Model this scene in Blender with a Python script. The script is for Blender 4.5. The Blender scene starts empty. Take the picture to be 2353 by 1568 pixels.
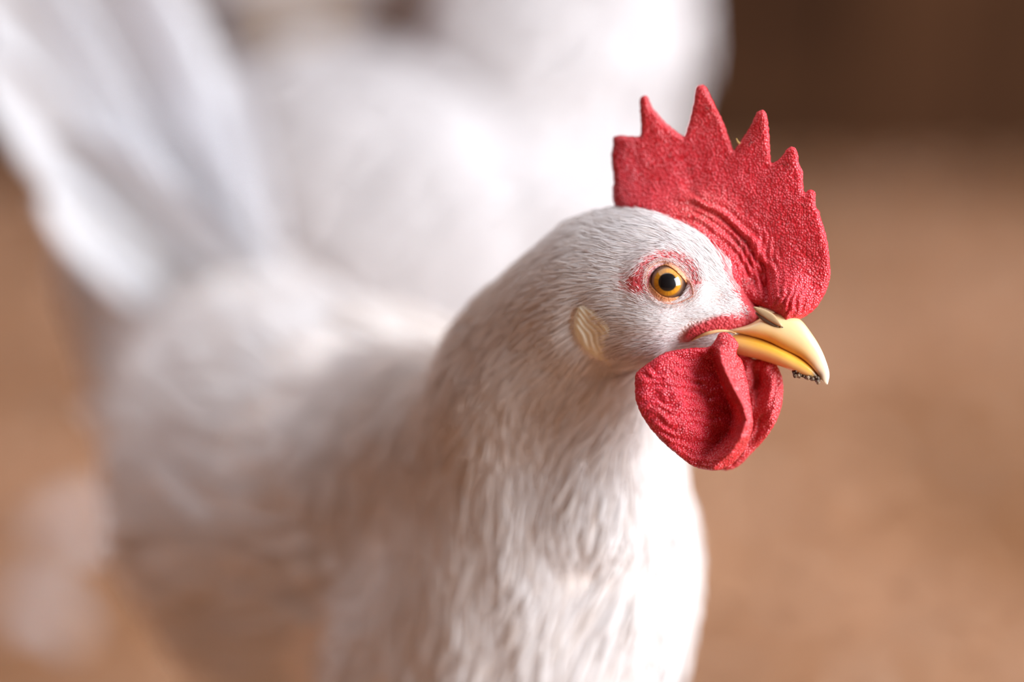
import bpy, bmesh, math, random
import numpy as np
from mathutils import Vector, noise
from mathutils.bvhtree import BVHTree
from mathutils.geometry import delaunay_2d_cdt

random.seed(7); rng = np.random.default_rng(7)
SC = bpy.context.scene; COL = SC.collection

# ------------------------------------------------------------------ camera, world, lights
D = 0.60                      # distance of the head from the lens
S = 0.25 / 2353               # size of a photo pixel at that distance (metres)
PITCH = math.radians(17.0)
CAM = np.array([0.0, 0.0, 0.53])
FW = np.array([0, math.cos(PITCH), -math.sin(PITCH)])
UP = np.array([0, math.sin(PITCH), math.cos(PITCH)])
RT = np.array([1.0, 0, 0])
cd = bpy.data.cameras.new('camera'); cam = bpy.data.objects.new('camera', cd); COL.objects.link(cam)
cam.location = CAM; cam.rotation_euler = (math.pi/2 - PITCH, 0, 0)
cd.sensor_width = 36; cd.lens = 36 * D / 0.25; cd.clip_start = 0.02; cd.clip_end = 60
cd.dof.use_dof = True; cd.dof.focus_distance = D - 62*S; cd.dof.aperture_fstop = 2.05
SC.camera = cam
vs = SC.view_settings
vs.view_transform = 'Standard'; vs.look = 'None'; vs.gamma = 1; vs.exposure = 0.55; vs.use_curve_mapping = False

w = bpy.data.worlds.new('world'); SC.world = w; w.use_nodes = True
bgn = w.node_tree.nodes['Background']
bgn.inputs[0].default_value = (0.93, 0.93, 0.99, 1); bgn.inputs[1].default_value = 1.65

def area(name, loc, target, sx, sy, power, color):
    ld = bpy.data.lights.new(name, 'AREA'); ld.shape = 'RECTANGLE'; ld.size = sx; ld.size_y = sy
    ld.energy = power; ld.color = color
    o = bpy.data.objects.new(name, ld); COL.objects.link(o); o.location = loc
    o.rotation_euler = (Vector(target) - Vector(loc)).to_track_quat('-Z', 'Y').to_euler()
    return o
area('window_daylight', (0.99, 0.15, 0.66), (0.05, 0.60, 0.36), 0.62, 0.80, 20, (0.90, 0.95, 1.0))

def P(u, v, w=0.0):
    """a point w (in focus-plane pixels) beyond the focus distance; returns Nx3"""
    u = np.asarray(u, float); v = np.asarray(v, float); w = np.asarray(w, float)
    z = D + w*S; k = z/D
    return CAM + z[..., None]*FW + ((u-1176.5)*S*k)[..., None]*RT + ((784-v)*S*k)[..., None]*UP
def P1(u, v, w=0.0): return P(np.float64(u), np.float64(v), np.float64(w))
def invP(X):
    q = X - CAM; z = q@FW; k = z/D
    return np.stack([q@RT/(S*k)+1176.5, 784-q@UP/(S*k), (z-D)/S], -1)

# ------------------------------------------------------------------ materials
def nd(nt, t, **kw):
    n = nt.nodes.new(t)
    for k, v in kw.items(): setattr(n, k, v)
    return n
def material(name, color=(0.8, 0.8, 0.8), rough=0.5, attr=False, sss=0.0, sss_r=(1, .3, .2), sss_s=0.002,
             spec=0.5, coat=0.0, bump=None, transl=0.0, noisecol=None, sheen=0.0):
    m = bpy.data.materials.new(name); m.use_nodes = True; nt = m.node_tree; L = nt.links
    b = nt.nodes['Principled BSDF']
    b.inputs['Base Color'].default_value = (*color, 1); b.inputs['Roughness'].default_value = rough
    b.inputs['Specular IOR Level'].default_value = spec
    b.inputs['Subsurface Weight'].default_value = sss; b.inputs['Subsurface Radius'].default_value = sss_r
    b.inputs['Subsurface Scale'].default_value = sss_s
    b.inputs['Coat Weight'].default_value = coat; b.inputs['Coat Roughness'].default_value = 0.03
    b.inputs['Sheen Weight'].default_value = sheen
    src = None; tc = nd(nt, 'ShaderNodeTexCoord')
    if attr:
        a = nd(nt, 'ShaderNodeAttribute', attribute_name='Col'); src = a.outputs['Color']
    if noisecol:      # (scale, dark colour, light colour, detail)
        n = nd(nt, 'ShaderNodeTexNoise'); n.inputs['Scale'].default_value = noisecol[0]; n.inputs['Detail'].default_value = noisecol[3]
        L.new(tc.outputs['Object'], n.inputs['Vector'])
        r = nd(nt, 'ShaderNodeValToRGB'); r.color_ramp.elements[0].position = 0.32; r.color_ramp.elements[1].position = 0.68
        r.color_ramp.elements[0].color = (*noisecol[1], 1); r.color_ramp.elements[1].color = (*noisecol[2], 1)
        L.new(n.outputs['Fac'], r.inputs['Fac'])
        if src is not None:
            mx = nd(nt, 'ShaderNodeMix', data_type='RGBA', blend_type='MULTIPLY'); mx.inputs[0].default_value = 1
            L.new(src, mx.inputs[6]); L.new(r.outputs['Color'], mx.inputs[7]); src = mx.outputs[2]
        else: src = r.outputs['Color']
    if src is not None: L.new(src, b.inputs['Base Color'])
    if bump:
        last = None
        for kind, scale, strength, dist in bump:
            if kind == 'noise':
                t = nd(nt, 'ShaderNodeTexNoise'); t.inputs['Scale'].default_value = scale; t.inputs['Detail'].default_value = 4; o = t.outputs['Fac']
            else:
                t = nd(nt, 'ShaderNodeTexVoronoi', feature='SMOOTH_F1'); t.inputs['Scale'].default_value = scale; t.inputs['Smoothness'].default_value = 0.35
                iv = nd(nt, 'ShaderNodeMath', operation='MULTIPLY'); iv.inputs[1].default_value = -1
                L.new(t.outputs['Distance'], iv.inputs[0]); o = iv.outputs[0]
            L.new(tc.outputs['Object'], t.inputs['Vector'])
            bp = nd(nt, 'ShaderNodeBump'); bp.inputs['Strength'].default_value = strength; bp.inputs['Distance'].default_value = dist
            L.new(o, bp.inputs['Height'])
            if last is not None: L.new(last, bp.inputs['Normal'])
            last = bp.outputs['Normal']
        L.new(last, b.inputs['Normal'])
    if transl:
        out = nt.nodes['Material Output']; tr = nd(nt, 'ShaderNodeBsdfTranslucent'); mxs = nd(nt, 'ShaderNodeMixShader')
        mxs.inputs[0].default_value = transl
        if src is not None: L.new(src, tr.inputs['Color'])
        else: tr.inputs['Color'].default_value = (*color, 1)
        L.new(b.outputs[0], mxs.inputs[1]); L.new(tr.outputs[0], mxs.inputs[2]); L.new(mxs.outputs[0], out.inputs['Surface'])
    return m

def flesh(name):
    """warty red skin: papillae are real relief in the bump, their tips a little paler"""
    m = material(name, rough=0.34, sss=0.22, sss_r=(1, .12, .10), sss_s=0.0025, spec=0.45)
    nt = m.node_tree; L = nt.links; b = nt.nodes['Principled BSDF']
    tc = nd(nt, 'ShaderNodeTexCoord'); at = nd(nt, 'ShaderNodeAttribute', attribute_name='Col')
    wn = nd(nt, 'ShaderNodeTexNoise'); wn.inputs['Scale'].default_value = 260; wn.inputs['Detail'].default_value = 1
    L.new(tc.outputs['Object'], wn.inputs['Vector'])
    wm = nd(nt, 'ShaderNodeVectorMath', operation='MULTIPLY_ADD'); wm.inputs[1].default_value = (0.0012,)*3
    L.new(wn.outputs['Color'], wm.inputs[0]); L.new(tc.outputs['Object'], wm.inputs[2])
    v = nd(nt, 'ShaderNodeTexVoronoi', feature='F1'); v.inputs['Scale'].default_value = 1800
    v.inputs['Randomness'].default_value = 0.85
    L.new(wm.outputs[0], v.inputs['Vector'])
    n = nd(nt, 'ShaderNodeTexNoise'); n.inputs['Scale'].default_value = 140; n.inputs['Detail'].default_value = 5
    L.new(tc.outputs['Object'], n.inputs['Vector'])
    r = nd(nt, 'ShaderNodeValToRGB'); e = r.color_ramp.elements
    e[0].position = 0.0; e[0].color = (1.2, 7.0, 5.6, 1); e[1].position = 0.62; e[1].color = (0.82, 0.45, 0.5, 1)
    k = e.new(0.26); k.color = (1.0, 1.5, 1.4, 1)
    L.new(v.outputs['Distance'], r.inputs['Fac'])
    r2 = nd(nt, 'ShaderNodeValToRGB'); e = r2.color_ramp.elements
    e[0].position = 0.3; e[0].color = (0.82, 0.6, 0.6, 1); e[1].position = 0.7; e[1].color = (1.08, 1.3, 1.3, 1)
    L.new(n.outputs['Fac'], r2.inputs['Fac'])
    m1 = nd(nt, 'ShaderNodeMix', data_type='RGBA', blend_type='MULTIPLY'); m1.inputs[0].default_value = 1
    m2 = nd(nt, 'ShaderNodeMix', data_type='RGBA', blend_type='MULTIPLY'); m2.inputs[0].default_value = 1
    L.new(at.outputs['Color'], m1.inputs[6]); L.new(r.outputs['Color'], m1.inputs[7])
    L.new(m1.outputs[2], m2.inputs[6]); L.new(r2.outputs['Color'], m2.inputs[7]); L.new(m2.outputs[2], b.inputs['Base Color'])
    iv = nd(nt, 'ShaderNodeMath', operation='MULTIPLY'); iv.inputs[1].default_value = -1; L.new(v.outputs['Distance'], iv.inputs[0])
    b1 = nd(nt, 'ShaderNodeBump'); b1.inputs['Strength'].default_value = 0.75; b1.inputs['Distance'].default_value = 0.00045
    L.new(iv.outputs[0], b1.inputs['Height'])
    b2 = nd(nt, 'ShaderNodeBump'); b2.inputs['Strength'].default_value = 0.6; b2.inputs['Distance'].default_value = 0.0012
    L.new(n.outputs['Fac'], b2.inputs['Height']); L.new(b1.outputs[0], b2.inputs['Normal']); L.new(b2.outputs[0], b.inputs['Normal'])
    return m

M_flesh = flesh('red_warty_skin')
M_skin = material('face_skin', attr=True, rough=0.55, sss=0.15, sss_r=(1, .4, .3), sss_s=0.002,
                  bump=[('voronoi', 1300, 0.8, 0.0004), ('noise', 60, 0.3, 0.002)])
M_feather = material('white_feather', attr=True, rough=0.7, spec=0.2, transl=0.4)
M_hair = material('white_down', attr=True, rough=0.55, spec=0.3, transl=0.45)
M_beak = material('beak_horn', attr=True, rough=0.33, sss=0.25, sss_r=(1, .6, .25), sss_s=0.003, coat=0.15,
                  bump=[('noise', 90, 0.15, 0.001)])
M_eye = material('eyeball', attr=True, rough=0.5, coat=1.0, spec=0.1)
M_lid = material('eyelid_skin', attr=True, rough=0.4, sss=0.2, sss_s=0.001, bump=[('voronoi', 2200, 0.5, 0.0003)])
M_lobe = material('cream_earlobe', attr=True, rough=0.45, sss=0.3, sss_r=(1, .8, .5), sss_s=0.002, bump=[('noise', 250, 0.25, 0.0008)])
M_dirt = material('dried_dirt', rough=0.5, noisecol=(900, (0.045, 0.026, 0.014), (0.30, 0.19, 0.11), 5), bump=[('noise', 1200, 0.9, 0.0008)])
M_leg = material('yellow_leg_scales', (0.62, 0.40, 0.12), 0.55, bump=[('voronoi', 400, 0.5, 0.001)])
M_floor = material('brown_litter', rough=0.9, spec=0.1, noisecol=(7, (0.35, 0.165, 0.075), (0.60, 0.34, 0.20), 6), bump=[('noise', 160, 0.8, 0.01)])
M_flake = material('wood_shaving', attr=True, rough=0.8, spec=0.1)
M_plank = material('dark_wood', attr=True, rough=0.9, spec=0.1, noisecol=(9, (0.55, 0.5, 0.5), (1.3, 1.25, 1.2), 6), bump=[('noise', 40, 0.4, 0.004)])

# ------------------------------------------------------------------ mesh helpers
def link(name, me, parent=None, mat=None, smooth=True):
    o = bpy.data.objects.new(name, me); COL.objects.link(o)
    if parent is not None:
        o.parent = parent
    if mat: me.materials.append(mat)
    if smooth: me.shade_smooth()
    return o
def setcol(me, c):
    c = np.asarray(c, float)
    if c.ndim == 1: c = np.tile(c, (len(me.vertices), 1))
    a = me.color_attributes.new('Col', 'FLOAT_COLOR', 'POINT')
    a.data.foreach_set('color', np.hstack([c, np.ones((len(c), 1))]).astype(np.float32).ravel())
def mesh(name, V, F, col=None):
    me = bpy.data.meshes.new(name); me.from_pydata([tuple(x) for x in V], [], F); me.update()
    if col is not None: setcol(me, col)
    return me
def trimesh(name, V, T, col=None):
    me = bpy.data.meshes.new(name); n = len(T)
    me.vertices.add(len(V)); me.vertices.foreach_set('co', V.astype(np.float32).ravel())
    me.loops.add(n*3); me.loops.foreach_set('vertex_index', T.astype(np.int32).ravel())
    me.polygons.add(n); me.polygons.foreach_set('loop_start', np.arange(0, n*3, 3, dtype=np.int32))
    me.update(calc_edges=True)
    if col is not None: setcol(me, col)
    return me
def thing(name, label, cat, loc, group=None):
    o = bpy.data.objects.new(name, None); COL.objects.link(o); o.location = loc
    o.empty_display_size = 0.05; o['label'] = label; o['category'] = cat
    if group: o['group'] = group
    return o
def catmull(pts, n):
    p = np.asarray(pts, float); m = len(p)
    q = np.vstack([2*p[0]-p[1], p, 2*p[-1]-p[-2]]); t = np.linspace(0, m-1, n); i = np.minimum(t.astype(int), m-2); f = (t-i)[:, None]
    a, b, c, d = q[i], q[i+1], q[i+2], q[i+3]
    return 0.5*(2*b + (c-a)*f + (2*a-5*b+4*c-d)*f**2 + (3*b-a-3*c+d)*f**3)
def closed_catmull(pts, per):
    p = np.asarray(pts, float); m = len(p); out = []
    for i in range(m):
        a, b, c, d = p[i-1], p[i], p[(i+1) % m], p[(i+2) % m]
        for f in np.arange(per)/per:
            out.append(0.5*(2*b + (c-a)*f + (2*a-5*b+4*c-d)*f**2 + (3*b-a-3*c+d)*f**3))
    return np.array(out)
def resample(poly, step):
    q = np.vstack([poly, poly[:1]]); seg = np.linalg.norm(np.diff(q, axis=0), axis=1); s = np.r_[0, np.cumsum(seg)]
    n = max(8, int(s[-1]/step)); t = np.linspace(0, s[-1], n, endpoint=False)
    return np.stack([np.interp(t, s, q[:, 0]), np.interp(t, s, q[:, 1])], 1)
def dist_poly(pts, poly):
    a = poly; b = np.roll(poly, -1, 0); out = np.full(len(pts), 1e9)
    for i in range(len(a)):
        ab = b[i]-a[i]; t = np.clip(((pts-a[i])@ab)/(ab@ab+1e-12), 0, 1)
        out = np.minimum(out, np.hypot(*(pts-a[i]-t[:, None]*ab).T))
    return out
def inside(pts, poly):
    x, y = pts[:, 0], pts[:, 1]; r = np.zeros(len(pts), bool); j = len(poly)-1
    for i in range(len(poly)):
        xi, yi = poly[i]; xj, yj = poly[j]
        if yi != yj:
            r ^= ((yi > y) != (yj > y)) & (x < (xj-xi)*(y-yi)/(yj-yi)+xi)
        j = i
    return r
def fnoise(pts, scale, seed=0.0):
    return np.array([noise.noise(Vector((x/scale, y/scale, seed))) for x, y in pts])
def sstep(a, b, x): t = np.clip((x-a)/(b-a), 0, 1); return t*t*(3-2*t)
def gauss(u, v, cu, cv, su, sv=None): return np.exp(-((u-cu)/su)**2 - ((v-cv)/(sv or su))**2)

def loft(stations, nseg=48, nst=90):
    """stations: u, v, w, a (in picture), b (across). Closed shell in world space"""
    st = catmull(stations, nst); c = st[:, :3]; t = np.gradient(c, axis=0); t /= np.linalg.norm(t, axis=1)[:, None]
    n1 = np.stack([t[:, 1], -t[:, 0], np.zeros(nst)], 1); n1 /= np.linalg.norm(n1, axis=1)[:, None]
    n2 = np.cross(t, n1); th = np.linspace(0, 2*np.pi, nseg, endpoint=False)
    a = np.maximum(st[:, 3], .5); b = np.maximum(st[:, 4], .5)
    R = c[:, None] + np.cos(th)[None, :, None]*(a[:, None]*n1)[:, None] + np.sin(th)[None, :, None]*(b[:, None]*n2)[:, None]
    V = np.vstack([R.reshape(-1, 3), c[:1], c[-1:]]); X = P(V[:, 0], V[:, 1], V[:, 2]); F = []
    for i in range(nst-1):
        for j in range(nseg):
            k = (j+1) % nseg; F.append((i*nseg+j, i*nseg+k, (i+1)*nseg+k, (i+1)*nseg+j))
    A = nst*nseg
    for j in range(nseg):
        k = (j+1) % nseg; F.append((A, k, j)); F.append((A+1, (nst-1)*nseg+j, (nst-1)*nseg+k))
    return X, F
def fuse(shells, voxel, smooth=6):
    V = []; F = []; o = 0
    for X, f in shells: V.append(X); F += [tuple(i+o for i in q) for q in f]; o += len(X)
    me = mesh('tmp', np.vstack(V), F)
    bm = bmesh.new(); bm.from_mesh(me); bmesh.ops.recalc_face_normals(bm, faces=bm.faces); bm.to_mesh(me); bm.free()
    ob = bpy.data.objects.new('tmp', me); COL.objects.link(ob)
    r = ob.modifiers.new('r', 'REMESH'); r.mode = 'VOXEL'; r.voxel_size = voxel
    s = ob.modifiers.new('s', 'SMOOTH'); s.factor = 0.6; s.iterations = smooth
    dg = bpy.context.evaluated_depsgraph_get(); out = bpy.data.meshes.new_from_object(ob.evaluated_get(dg))
    bpy.data.objects.remove(ob); bpy.data.meshes.remove(me)
    return out
def coords(me):
    a = np.empty(len(me.vertices)*3, np.float32); me.vertices.foreach_get('co', a); return a.reshape(-1, 3).astype(float)
def normals(me):
    a = np.empty(len(me.vertices)*3, np.float32); me.vertices.foreach_get('normal', a); return a.reshape(-1, 3).astype(float)
def tris(me):
    me.calc_loop_triangles(); a = np.empty(len(me.loop_triangles)*3, np.int32); me.loop_triangles.foreach_get('vertices', a); return a.reshape(-1, 3)

def sample(me, dens):
    """random points on the mesh; dens = wanted count per square metre at each vertex"""
    V = coords(me); N = normals(me); T = tris(me)
    A = 0.5*np.linalg.norm(np.cross(V[T[:, 1]]-V[T[:, 0]], V[T[:, 2]]-V[T[:, 0]]), axis=1)
    e = A*dens[T].mean(1); k = rng.poisson(e); idx = np.repeat(np.arange(len(T)), k)
    r = rng.random((len(idx), 2)); f = r.sum(1) > 1; r[f] = 1-r[f]; b = np.stack([1-r.sum(1), r[:, 0], r[:, 1]], 1)
    p = (V[T[idx]]*b[:, :, None]).sum(1); n = (N[T[idx]]*b[:, :, None]).sum(1)
    return p, n/np.linalg.norm(n, axis=1)[:, None], T[idx], b
def strands(p, n, d, Ln, Wd, lift, col, prof=((0, .55), (.33, 1.), (.7, .75), (1, 0.)), tilt=0.35, curl=0.5, tipcol=None):
    """flat tapering blades that start at p, run along d and stand off along n"""
    N = len(p); d = d - (d*n).sum(1)[:, None]*n; d /= np.linalg.norm(d, axis=1)[:, None]+1e-9
    c = np.cross(d, n); c = c + n*rng.normal(0, tilt, N)[:, None]; c /= np.linalg.norm(c, axis=1)[:, None]
    V = []; C = []
    for t, wd in prof:
        q = p + d*(Ln*t)[:, None] + n*(lift*Ln*(t - curl*t*t))[:, None]
        cc = col if tipcol is None else col*(1-t)+tipcol*t
        if wd > 0: V += [q-c*(Wd*wd/2)[:, None], q+c*(Wd*wd/2)[:, None]]; C += [cc, cc]
        else: V += [q]; C += [cc]
    m = len(V); V = np.stack(V, 1).reshape(-1, 3); C = np.stack(C, 1).reshape(-1, 3); T = []
    r = len(prof)
    for i in range(r-2): a = 2*i; T += [(a, a+1, a+3), (a, a+3, a+2)]
    T += [(2*(r-2), 2*(r-2)+1, 2*(r-1))]
    T = (np.array(T)[None] + (np.arange(N)*m)[:, None, None]).reshape(-1, 3)
    return V, T, C
def merge(parts):
    V = []; T = []; C = []; o = 0
    for v, t, c in parts: V.append(v); T.append(t+o); C.append(c); o += len(v)
    return np.vstack(V), np.vstack(T), np.vstack(C)

def slab(name, outline, Tf, Wf, colf, mat, parent, base, grid=4.0, rough_edge=0.0, z0=None):
    """a fleshy sheet: outline in picture, half-thickness Tf(u,v,d), mid-surface depth Wf(u,v)"""
    poly = resample(outline, grid*0.8)
    if rough_edge:
        c = poly.mean(0); t = np.roll(poly, -1, 0)-np.roll(poly, 1, 0); nn = np.stack([t[:, 1], -t[:, 0]], 1); nn /= np.linalg.norm(nn, axis=1)[:, None]
        poly = poly + nn*(fnoise(poly, 7.0, 3.1)*rough_edge)[:, None]
    lo = poly.min(0); hi = poly.max(0); g = []
    ys = np.arange(lo[1], hi[1], grid*0.87)
    for k, y in enumerate(ys):
        xs = np.arange(lo[0]+(k % 2)*grid/2, hi[0], grid); g.append(np.stack([xs, np.full(len(xs), y)], 1))
    g = np.vstack(g); g = g[inside(g, poly)]; dd = dist_poly(g, poly); g = g[dd > grid*0.6]
    pts = np.vstack([poly, g]); nb = len(poly)
    vo, _, fo, ov, _, _ = delaunay_2d_cdt([Vector(x) for x in pts], [], [list(range(nb))], 1, 1e-5)
    uv = np.array([tuple(x) for x in vo]); T = [tuple(f) for f in fo if len(f) == 3]
    d = dist_poly(uv, poly); edge = d < 1e-3; d[edge] = 0
    th = Tf(uv[:, 0], uv[:, 1], d); th[edge] = 0; wc = Wf(uv[:, 0], uv[:, 1])
    A = P(uv[:, 0], uv[:, 1], wc-th); B = P(uv[:, 0], uv[:, 1], wc+th); n = len(uv)
    back = np.where(edge, np.arange(n), np.arange(n)+n)
    F = T + [(int(back[c]), int(back[b]), int(back[a])) for a, b, c in T]
    V = np.vstack([A, B]) - base; me = mesh(name, V, F, np.vstack([colf(uv[:, 0], uv[:, 1])]*2))
    bm = bmesh.new(); bm.from_mesh(me); bmesh.ops.delete(bm, geom=[v for v in bm.verts if not v.link_faces], context='VERTS')
    bmesh.ops.recalc_face_normals(bm, faces=bm.faces); bm.to_mesh(me); bm.free()
    return link(name, me, parent, mat)
def tube(pts, rad, nseg=10):
    pts = np.asarray(pts, float); n = len(pts); t = np.gradient(pts, axis=0); t /= np.linalg.norm(t, axis=1)[:, None]+1e-12
    ref = np.array([0.31, 0.52, 0.79]); n1 = np.cross(t, ref); n1 /= np.linalg.norm(n1, axis=1)[:, None]; n2 = np.cross(t, n1)
    th = np.linspace(0, 2*np.pi, nseg, endpoint=False); rad = np.broadcast_to(rad, (n,))
    R = pts[:, None] + rad[:, None, None]*(np.cos(th)[None, :, None]*n1[:, None]+np.sin(th)[None, :, None]*n2[:, None])
    V = np.vstack([R.reshape(-1, 3), pts[:1], pts[-1:]]); F = []
    for i in range(n-1):
        for j in range(nseg): k = (j+1) % nseg; F.append((i*nseg+j, i*nseg+k, (i+1)*nseg+k, (i+1)*nseg+j))
    for j in range(nseg): k = (j+1) % nseg; F.append((n*nseg, k, j)); F.append((n*nseg+1, (n-1)*nseg+j, (n-1)*nseg+k))
    return V, F
def joinVF(items):
    V = []; F = []; o = 0
    for v, f in items: V.append(v); F += [tuple(i+o for i in q) for q in f]; o += len(v)
    return np.vstack(V), F
def leg(parent, base, hip, foot, face, mat=M_leg):
    hip = np.array(hip); foot = np.array(foot); face = np.array(face)/np.linalg.norm(face); side = np.array([-face[1], face[0], 0])
    hock = foot + np.array([0, 0, max(0.07, (hip[2]-foot[2])*0.5)]) - face*0.012
    it = [tube(catmull([hip, (hip+hock)/2+face*0.006, hock, (hock+foot)/2, foot+[0, 0, 0.006]], 24), np.r_[np.linspace(.010, .0075, 12), np.linspace(.007, .006, 12)])]
    for a, l in ((0, .055), (.55, .045), (-.55, .045), (math.pi, .02)):
        d = face*math.cos(a)+side*math.sin(a); it.append(tube(catmull([foot+[0, 0, .006], foot+d*l*.5+[0, 0, .009], foot+d*l*.85+[0, 0, .0055], foot+d*l+[0, 0, .0015]], 12), np.linspace(.0058, .0015, 12)))
    V, F = joinVF(it); return link('leg', mesh('leg', V-base, F), parent, mat)

# ------------------------------------------------------------------ setting
def box(x0, x1, y0, y1, z0, z1):
    V = np.array([(x, y, z) for x in (x0, x1) for y in (y0, y1) for z in (z0, z1)], float)
    return V, [(0, 1, 3, 2), (4, 6, 7, 5), (0, 4, 5, 1), (2, 3, 7, 6), (0, 2, 6, 4), (1, 5, 7, 3)]
n = 90
gx, gy = np.meshgrid(np.linspace(-2.6, 2.6, n), np.linspace(-1.2, 2.34, n))
gz = np.array([noise.noise(Vector((a*5, b*5, 0)))*0.008 + noise.noise(Vector((a*14, b*14, 4)))*0.005 for a, b in zip(gx.ravel(), gy.ravel())])
V = np.stack([gx.ravel(), gy.ravel(), gz-0.006], 1)
F = [(i*n+j, i*n+j+1, (i+1)*n+j+1, (i+1)*n+j) for i in range(n-1) for j in range(n-1)]
fl = link('floor', mesh('floor', V, F), None, M_floor); fl['kind'] = 'structure'
def flakes(N, xr, yr, size):
    p = np.stack([rng.uniform(*xr, N), rng.uniform(*yr, N), rng.uniform(0.0, 0.003, N)], 1)
    nn = rng.normal(0, .35, (N, 3)); nn[:, 2] = 1; nn /= np.linalg.norm(nn, axis=1)[:, None]
    d = rng.normal(0, 1, (N, 3)); t = np.clip(rng.random(N)*.7+.15+.9*np.array([noise.noise(Vector((a*4.5, b*4.5, 2)))+.5*noise.noise(Vector((a*11, b*11, 7))) for a, b in p[:, :2]]), 0, 1)[:, None]; br = rng.uniform(.75, 1.15, N)[:, None]
    c = (np.array([.33, .15, .062])*(1-t)+np.array([.70, .41, .25])*t)*br
    pale = rng.random(N) < .06; c[pale] = (.60, .44, .33)
    return strands(p, nn, d, rng.uniform(.5, 1.5, N)*size, rng.uniform(.25, .6, N)*size, .1, c, prof=((0, .6), (.4, 1), (.9, .8), (1, 0)))
V, T, C = merge([flakes(26000, (-1.0, 1.1), (0.75, 2.3), 0.016), flakes(5000, (-.5, .5), (0.2, .8), 0.014)])
o = link('wood_shavings', trimesh('wood_shavings', V, T, C), fl, M_flake, False); o['kind'] = 'stuff'

def plank_wall(name, axis, pos, lo, hi, height, width, tone, kind='structure'):
    e = bpy.data.objects.new(name, None); COL.objects.link(e); e['kind'] = kind; e.empty_display_size = .1
    a = lo; r = random.Random(5)
    V, F = box(lo, hi, pos+.03, pos+.05, -.05, height) if axis == 'x' else box(pos-.04, pos-.015, lo, hi, -.05, height)
    link('backing_board', mesh('backing_board', V, F, np.array(tone)*.6), e, M_plank, False)
    while a < hi:
        wdt = width*r.uniform(.85, 1.15); off = r.uniform(-.006, .006); g = .004
        if axis == 'x': V, F = box(a+g, a+wdt-g, pos+off, pos+off+.022, -.05, height)
        else: V, F = box(pos+off, pos+off+.022, a+g, a+wdt-g, -.05, height)
        t = r.uniform(.75, 1.3); me = mesh('plank', V, F, np.array(tone)*t); link('plank', me, e, M_plank, False); a += wdt
    return e
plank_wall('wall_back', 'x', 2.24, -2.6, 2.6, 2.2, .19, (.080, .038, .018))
plank_wall('bounce_wall_left', 'y', -1.6, -1.2, 2.35, 2.2, .19, (.30, .17, .105))  # added out of frame to block sky and bounce warm light onto the body
plank_wall('bounce_wall_front', 'x', -1.25, -1.6, 2.6, 2.2, .19, (.30, .17, .105))  # added behind the camera so the eye reflects brown and plumage gets warm bounce

V, F = box(-1.65, 2.6, -1.3, .0, 2.2, 2.24); ce = link('sky_blocker', mesh('sky_blocker', V, F, [.22, .13, .08]), None, M_plank, False); ce['kind'] = 'structure'  # added slab overhead behind the camera, keeps the sky out of the eye's reflection

# ------------------------------------------------------------------ the sharp chicken
BASE = P1(1000, 1400, 700); BASE[2] = 0.0
hen = thing('chicken', 'white chicken in the foreground with upright red comb, yellow beak and sharp head in profile', 'chicken', BASE)
YAW = 0.27
yw = lambda u: YAW*(1700-u)
neck = [(1742, 742, yw(1745), 26, 30), (1718, 733, yw(1718), 47, 50), (1658, 712, yw(1660), 100, 74), (1590, 676, yw(1590), 150, 106), (1500, 660, yw(1500), 178, 128),
        (1405, 668, 110, 180, 145), (1308, 726, 190, 186, 158), (1232, 826, 290, 212, 185), (1215, 950, 400, 272, 235),
        (1235, 1110, 520, 348, 300), (1225, 1300, 640, 392, 360), (1150, 1520, 800, 410, 400), (1050, 1720, 900, 330, 350), (1000, 1800, 960, 120, 120)]
body = [(1420, 1420, 560, 120, 120), (1330, 1400, 700, 290, 300), (1130, 1330, 950, 420, 420), (900, 1240, 1300, 505, 590), (730, 1150, 1700, 440, 560),
        (590, 970, 2050, 350, 380), (460, 770, 2300, 275, 270), (355, 610, 2350, 225, 200), (260, 470, 2400, 150, 130), (190, 370, 2450, 50, 45)]
throat = [(1490, 780, 60, 40, 40), (1440, 850, 170, 95, 110), (1390, 945, 320, 150, 205), (1370, 1080, 460, 195, 270), (1360, 1200, 560, 80, 100)]
fillet = [(1080, 880, 430, 60, 60), (1040, 960, 560, 180, 190), (960, 1060, 780, 270, 300), (860, 1130, 1100, 320, 420), (800, 1150, 1350, 120, 160)]
bm_me = fuse([loft(neck, 64, 140), loft(body, 56, 90), loft(fillet, 40, 50), loft(throat, 40, 50)], 0.0009, 10)
# melt the seams between neck, throat and back; the head keeps its shape
Vn = coords(bm_me); Eg = np.empty(len(bm_me.edges)*2, np.int32); bm_me.edges.foreach_get('vertices', Eg); Eg = Eg.reshape(-1, 2)
qq = invP(Vn); mk = np.clip(1-sstep(1200, 1330, qq[:, 0])*(1-sstep(840, 930, qq[:, 1])), 0, 1)[:, None]
ia = np.r_[Eg[:, 0], Eg[:, 1]]; ib = np.r_[Eg[:, 1], Eg[:, 0]]; dg_ = np.bincount(ia, minlength=len(Vn))[:, None]
for it in range(220):
    av = np.stack([np.bincount(ia, Vn[ib, c_], len(Vn)) for c_ in range(3)], 1)/dg_; Vn += (av-Vn)*.85*mk
bm_me.vertices.foreach_set('co', Vn.astype(np.float32).ravel()); bm_me.update()
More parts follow.
